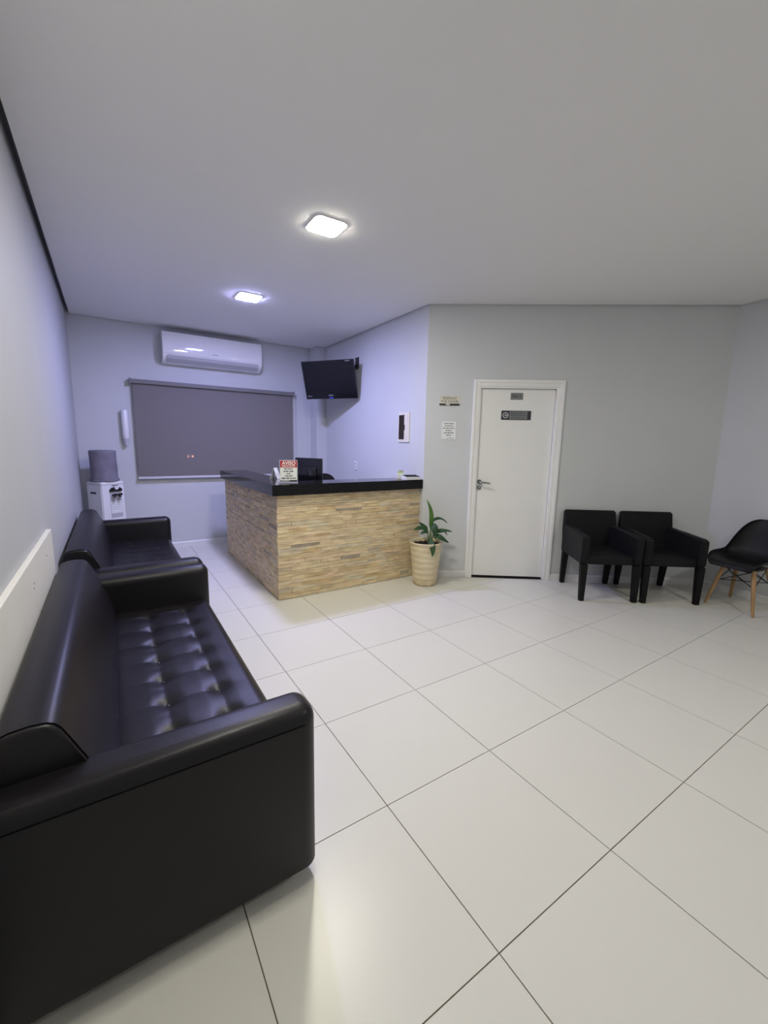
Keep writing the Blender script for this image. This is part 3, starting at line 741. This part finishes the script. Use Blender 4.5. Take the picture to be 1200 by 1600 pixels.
# ------------------------------------------------------------------ sofas
def sofa(y0, Ls, label, tuft, xb=XL+0.026):
    """local x: 0 at the back to 0.78 at the front, local y: 0..Ls along the wall"""
    t = thing('sofa', label, 'sofa', (xb, y0, 0), 0, 'black leather sofas along the left wall')
    DF, AW, AH = 0.777, 0.150, 0.645
    obj('base', box(NB(), 0.0, DF-0.03, 0.055, Ls-0.055, 0.050, 0.29, 0.006), M['leather'], t)
    for (fx, fy) in ((0.07, 0.07), (0.07, Ls-0.07), (DF-0.07, 0.07), (DF-0.07, Ls-0.07)):
        obj('foot', cyl(NB(), (fx, fy, 0), (fx, fy, 0.066), 0.022, 0.026, 16), M['chrome'], t, smooth=40)
    for k, a0 in enumerate((0.0, Ls-AW)):
        bm = box(NB(), -0.020, DF+0.020, a0, a0+AW, 0.064, AH)
        es = [e for e in bm.edges if all(v.co.z > 0.6 for v in e.verts)] + [e for e in bm.edges if all(v.co.x > 0.7 for v in e.verts) and abs(e.verts[0].co.z-e.verts[1].co.z) > 0.1]
        bmesh.ops.bevel(bm, geom=es, offset=0.052, segments=6, profile=0.5, affect='EDGES')
        a = obj('arm', bm, M['leather'], t, smooth=50)
        yo = a0-0.0003 if k == 0 else a0+AW+0.0003
        sp = [(-0.018, yo, AH-0.052), (0.3, yo, AH-0.052), (DF-0.036, yo, AH-0.052), (DF-0.020, yo+(0.004 if k == 0 else -0.004), AH-0.055), (DF-0.004, yo+(0.016 if k == 0 else -0.016), AH-0.062)]
        obj('seam', tube(NB(), sp, 0.0022, 6), M['seam'], a)
    # backrest: leaning front face, broad rounded top
    pr = [(0.005, 0.12), (0.002, 0.45), (0.002, 0.70), (0.004, 0.745), (0.015, 0.762), (0.04, 0.771), (0.08, 0.775), (0.112, 0.772), (0.128, 0.764), (0.139, 0.750), (0.152, 0.722), (0.188, 0.64), (0.222, 0.55), (0.245, 0.46), (0.254, 0.40), (0.254, 0.12)]
    bm = prism(NB(), pr, 0.098, Ls-0.098, 'y')
    ends = [e for e in bm.edges if abs(e.verts[0].co.y-e.verts[1].co.y) < 1e-6]
    bmesh.ops.bevel(bm, geom=ends, offset=0.012, segments=3, profile=0.5, affect='EDGES')
    bk_ = obj('backrest', bm, M['leather'], t, smooth=50)
    obj('seam', tube(NB(), [(x+0.001, 0.111, z_+0.001) for x, z_ in pr[2:14]], 0.0022, 6), M['seam'], bk_)
    # seat: one tufted cushion, two lines of buttons
    ny = int((Ls-2*AW)*130); TX = (0.418, 0.617); TP = 0.197; TO = AW+0.106
    nbt = int((Ls-AW-0.05-TO)/TP)+1
    prof = [(0.225+0.505*i/56, 0.0, 1.0) for i in range(57)]
    R2 = 0.052
    for i in range(1, 9):
        a = PI/2*i/8; prof.append((0.730+R2*math.sin(a), -R2+R2*math.cos(a), 1-i/9))
    prof += [(0.782, -0.12, 0), (0.781, -0.22, 0), (0.776, -0.31, 0)]
    bm = NB(); grid = []
    rr = random.Random(5)
    jit = [[rr.uniform(-1, 1) for _ in range(40)] for _ in range(3)]
    ss = lambda d, w_: min(1.0, abs(d)/w_)**0.55
    for j in range(ny+1):
        ly = AW-0.004+(Ls-2*AW+0.008)*j/ny
        nb = min(max(round((ly-TO)/TP), 0), nbt-1); dy = ly-(TO+nb*TP)
        row = []
        for (x, dz, wgt) in prof:
            z0 = 0.0
            kx = min((0, 1), key=lambda q: abs(x-TX[q])); dx = x-TX[kx]
            # long seams, cross creases that fade away from the buttons, button dimples
            z0 -= 0.0075*(1-ss(dx, 0.060))
            z0 -= 0.0085*(1-ss(dy, 0.075))*math.exp(-(max(0, dx) if kx else 0)**2/0.006)*(0.55+0.45*math.exp(-dx*dx/0.0025))
            z0 -= 0.013*math.exp(-(dx*dx+dy*dy)/0.0010)
            z0 += 0.0025*jit[kx][nb]*math.exp(-(dx*dx)/0.004)*math.sin(min(1, abs(dy)/TP*2)*PI)
            ed = min(ly-AW, Ls-AW-ly); z0 -= 0.014*max(0, 1-ed/0.05)**2
            z0 -= 0.012*max(0, 1-(x-0.225)/0.06)**2
            row.append(bm.verts.new((x, ly, 0.425+dz+wgt*tuft*z0)))
        grid.append(row)
    for j in range(ny):
        for i in range(len(prof)-1):
            bm.faces.new((grid[j][i], grid[j][i+1], grid[j+1][i+1], grid[j+1][i]))
    st = obj('seat', bm, M['leather'], t, smooth=70)
    if tuft > 0.7:
        for nb in range(nbt):
            for x in TX:
                obj('button', lathe(NB(), [(0.010, 0.0), (0.009, 0.004), (0.006, 0.006), (0.001, 0.007)], 12), M['leather'], st, loc=(x, TO+nb*TP, 0.425-0.028), smooth=60)
    return t
sofa(0.484, 1.931, 'black leather sofa in the near left with a buttoned tufted seat', 1.0)
sofa(2.445, 2.07, 'black leather sofa further back beside the water dispenser', 0.6)

# ------------------------------------------------------------------ black armchairs by the door
def armchair(loc, rotz, label):
    """local x across, y: 0 at the wall side to -0.62 in front (faces -y)"""
    t = thing('armchair', label, 'armchair', loc, rotz, 'black armchairs against the door wall')
    W2 = 0.268
    bm = NB()
    pr = [(-0.115, 0.36), (-0.045, 0.36), (-0.012, 0.60), (0.0, 0.812), (-0.055, 0.812), (-0.085, 0.60)]
    prism(bm, pr, -W2+0.002, W2-0.002, 'x'); bmesh.ops.bevel(bm, geom=list(bm.edges), offset=0.012, segments=3, affect='EDGES')
    obj('backrest', bm, M['fabric'], t, smooth=40)
    bm = box(NB(), -W2+0.066, W2-0.066, -0.590, -0.07, 0.362, 0.445, 0.018, 3)
    for v in bm.verts:
        if v.co.z > 0.43: v.co.z += 0.020*max(0, 1-(v.co.x/0.2)**2)
    obj('seat', bm, M['fabric'], t, smooth=40)
    for s in (-1, 1):
        pr = [(-0.03, 0.362), (-0.595, 0.362), (-0.612, 0.40), (-0.618, 0.60), (-0.610, 0.632), (-0.585, 0.642), (-0.30, 0.650), (-0.03, 0.662)]
        bm = prism(NB(), pr, s*W2 if s < 0 else W2-0.068, -W2+0.068 if s < 0 else W2, 'x')
        bmesh.ops.bevel(bm, geom=list(bm.edges), offset=0.012, segments=3, affect='EDGES')
        obj('arm', bm, M['fabric'], t, smooth=40)
    for s in (-1, 1):
        for (yt, yb, zt) in ((-0.583, -0.590, 0.368), (-0.075, -0.035, 0.368)):
            bm = NB(); xt = s*(W2-0.034); xb_ = s*(W2-0.036)
            a = [bm.verts.new((xt+sx*0.029, yt+sy*0.029, zt)) for sx, sy in ((-1, -1), (1, -1), (1, 1), (-1, 1))]
            b_ = [bm.verts.new((xb_+sx*0.020, yb+sy*0.020, 0.0)) for sx, sy in ((-1, -1), (1, -1), (1, 1), (-1, 1))]
            bm.faces.new(a); bm.faces.new(b_)
            for i in range(4): bm.faces.new((a[i], a[(i+1) % 4], b_[(i+1) % 4], b_[i]))
            obj('leg', bm, M['blackwood'], t)
    for ch in t.children:
        for v in ch.data.vertices:
            v.co.x *= 1.0+0.075*min(1.0, max(0.0, -v.co.y/0.6))*1.0
    return t
def door_pt(s, d): return P1 + DW*s - NW*d
ac1 = armchair(door_pt(1.795, 0.022), DOOR_ROT, 'black armchair right next to the white door')
dup(ac1, door_pt(2.382, 0.022), DOOR_ROT, 'black armchair between another armchair and the wooden legged chair')

# ------------------------------------------------------------------ moulded shell chair
EC = thing('shell_chair', 'black moulded plastic shell chair on splayed wooden legs', 'chair', (4.100, 0.682, 0), math.atan2(0.16, -0.99)+PI/2)
# local: faces -y
prof = [(-0.268, 0.405, 0.165), (-0.262, 0.428, 0.19), (-0.235, 0.446, 0.212), (-0.17, 0.449, 0.228), (-0.08, 0.438, 0.236), (0.02, 0.430, 0.238), (0.10, 0.438, 0.238), (0.155, 0.470, 0.238),
        (0.185, 0.530, 0.228), (0.205, 0.600, 0.210), (0.222, 0.670, 0.188), (0.238, 0.735, 0.158), (0.252, 0.785, 0.124), (0.262, 0.815, 0.085), (0.266, 0.828, 0.038)]
bm = NB(); grid = []; nu = 20
for k, (y, z, hw) in enumerate(prof):
    f = k/(len(prof)-1); row = []
    q0 = prof[max(0, k-1)]; q1 = prof[min(len(prof)-1, k+1)]
    ty, tz = q1[0]-q0[0], q1[1]-q0[1]; ln = math.hypot(ty, tz)
    ny_, nz_ = -tz/ln, ty/ln                       # towards the sitter
    amt = 0.012+0.085*math.sin(PI*min(1, f*1.02))**0.8
    for i in range(nu+1):
        u = -1+2*i/nu; c = abs(u)**2.3
        row.append(bm.verts.new((hw*math.sin(u*PI/2*0.96), y+ny_*c*amt, z+nz_*c*amt)))
    grid.append(row)
for a, b_ in zip(grid, grid[1:]):
    for i in range(nu): bm.faces.new((a[i], a[i+1], b_[i+1], b_[i]))
sh = obj('shell', bm, M['shell'], EC, smooth=70)
m_ = sh.modifiers.new('thickness', 'SOLIDIFY'); m_.thickness = 0.009; m_.offset = -1
s_ = sh.modifiers.new('smooth', 'SUBSURF'); s_.levels = 1; s_.render_levels = 2
tops = {}; bots = {}
for sx in (-1, 1):
    for sy, yt, yb in ((-1, -0.125, -0.205), (1, 0.085, 0.215)):
        a = Vector((sx*0.115, yt, 0.405)); b_ = Vector((sx*0.195, yb, 0.0)); tops[sx, sy] = a; bots[sx, sy] = b_
        obj('leg', tube(NB(), [b_, b_+(a-b_)*0.1, b_+(a-b_)*0.75, a], [0.011, 0.013, 0.0185, 0.016], 14), M['wood'], EC, smooth=50)
def on_leg(k, t): return bots[k]+(tops[k]-bots[k])*t
for a, b_ in (((-1, -1), (1, -1)), ((1, -1), (1, 1)), ((1, 1), (-1, 1)), ((-1, 1), (-1, -1))):
    obj('strut', tube(NB(), [on_leg(a, 0.60), on_leg(b_, 0.97)], 0.004, 6), M['wire'], EC)
    obj('strut', tube(NB(), [on_leg(a, 0.97), on_leg(b_, 0.60)], 0.004, 6), M['wire'], EC)
for a, b_ in (((-1, -1), (1, 1)), ((1, -1), (-1, 1))):
    obj('cross_brace', tube(NB(), [on_leg(a, 0.62), on_leg(b_, 0.62)+Vector((0, 0, 0.012 if a[0] < 0 else 0.0))], 0.004, 6), M['wire'], EC)
obj('seat_mount', box(NB(), -0.13, 0.13, -0.14, 0.10, 0.400, 0.413, 0.004), M['wire'], EC)

# ------------------------------------------------------------------ potted plant
PC = Vector((1.888, 2.736, 0))
PT = thing('plant_pot', 'cream ribbed tall pot at the counter corner', 'pot', PC)
pr = [(0.001, 0.0), (0.112, 0.0), (0.120, 0.008)]
rr = random.Random(3)
for i in range(1, 46):
    z_ = 0.008+0.435*i/46
    pr.append((0.120+(0.168-0.120)*(z_/0.45)**0.9+0.0022*math.sin(i*0.95)+rr.uniform(-0.0012, 0.0012), z_))
pr += [(0.172, 0.448), (0.176, 0.456), (0.176, 0.463), (0.170, 0.468), (0.162, 0.466), (0.158, 0.456), (0.150, 0.42), (0.001, 0.42)]
obj('pot', lathe(NB(), pr, 56), M['pot'], PT, smooth=60)
bm = NB(); n = 40; rings = []
for k in range(9):
    r_ = 0.153*k/8+0.0005
    rings.append([bm.verts.new((r_*math.cos(2*PI*i/n), r_*math.sin(2*PI*i/n), 0.432+0.008*math.sin(i*2.3+k*1.7)*(k/8)+rr.uniform(-0.003, 0.003))) for i in range(n)])
for a, b_ in zip(rings, rings[1:]):
    for i in range(n): bm.faces.new((a[i], a[(i+1) % n], b_[(i+1) % n], b_[i]))
obj('soil', bm, M['soil'], PT, smooth=80)
PL = thing('potted_plant', 'young plant with glossy dark green leaves growing in the pot', 'plant', PC + Vector((0, 0, 0.43)))
VD = Vector((PC.x-CAM.x, PC.y-CAM.y, 0)).normalized(); RT = Vector((VD.y, -VD.x, 0))
def bez(p, t):
    a, b_, c, d = p; s = 1-t
    return a*s**3+b_*3*s*s*t+c*3*s*t*t+d*t**3
LEAVES = [  # control points: (across, height, towards viewer), width, colour, twist
    ([(0.042, 0.60, 0.0), (0.050, 0.68, 0.02), (0.066, 0.79, 0.0), (-0.009, 0.906, -0.02)], 0.046, 'leaf_l', 0.3),
    ([(0.046, 0.660, -0.01), (0.090, 0.715, -0.03), (0.150, 0.730, -0.05), (0.216, 0.658, -0.05)], 0.040, 'leaf', 1.2),
    ([(0.060, 0.570, 0.03), (0.120, 0.580, 0.06), (0.190, 0.615, 0.07), (0.262, 0.588, 0.05)], 0.055, 'leaf', 1.0),
    ([(0.070, 0.550, 0.05), (0.120, 0.545, 0.09), (0.180, 0.510, 0.11), (0.233, 0.483, 0.11)], 0.060, 'leaf', 0.9),
    ([(0.055, 0.640, 0.02), (0.075, 0.650, 0.05), (0.100, 0.600, 0.08), (0.092, 0.505, 0.09)], 0.075, 'leaf', 0.2),
    ([(0.014, 0.590, 0.01), (-0.035, 0.620, 0.02), (-0.085, 0.610, 0.03), (-0.135, 0.585, 0.03)], 0.060, 'leaf', 0.9),
    ([(0.010, 0.600, -0.02), (-0.020, 0.612, -0.03), (-0.055, 0.630, -0.05), (-0.084, 0.662, -0.05)], 0.038, 'leaf', 0.8),
    ([(0.042, 0.510, 0.08), (0.060, 0.470, 0.14), (0.085, 0.420, 0.185), (0.066, 0.350, 0.195)], 0.062, 'leaf', 0.1),
    ([(0.110, 0.575, -0.02), (0.150, 0.590, -0.04), (0.200, 0.575, -0.06), (0.222, 0.524, -0.06)], 0.032, 'leaf', 1.0),
    ([(0.020, 0.560, 0.03), (-0.01, 0.585, 0.05), (-0.03, 0.575, 0.07), (-0.065, 0.550, 0.07)], 0.045, 'leaf', 0.8),
]
for cps, wd, mm, tw in LEAVES:
    P = [RT*a - VD*d + Vector((0, 0, h-0.43)) for a, h, d in cps]
    bm = NB(); n = 12; prev = None; ref = (-VD + Vector((0, 0, tw*1.4))).normalized()
    for i in range(n+1):
        t = i/n; c = bez(P, t); tg = (bez(P, min(1, t+0.02))-bez(P, max(0, t-0.02))).normalized()
        sd = tg.cross(ref).normalized(); nn = sd.cross(tg)
        hw = wd/2*(math.sin(PI*min(1, t**0.75*0.98+0.015))**0.8)+0.0006
        wv = 0.10*wd*math.sin(t*11)
        row = [bm.verts.new(c+sd*hw*u+nn*(0.22*hw*abs(u)+wv*abs(u)*(1 if u > 0 else -1)*0.5)) for u in (-1, -0.5, 0, 0.5, 1)]
        if prev:
            for k in range(4): bm.faces.new((prev[k], prev[k+1], row[k+1], row[k]))
        prev = row
    lf = obj('leaf', bm, M[mm], PL, smooth=60)
    so = lf.modifiers.new('thickness', 'SOLIDIFY'); so.thickness = 0.0012
    b0 = P[0]; root = RT*(0.030+0.15*(cps[0][0]-0.04))-VD*(cps[0][2]*0.4)+Vector((0, 0, 0.004))
    obj('leaf_stalk', tube(NB(), [root, root*0.6+b0*0.4+Vector((0, 0, 0.01)), b0, bez(P, 0.10)], [0.006, 0.005, 0.004, 0.002], 7), M['stem'], lf)
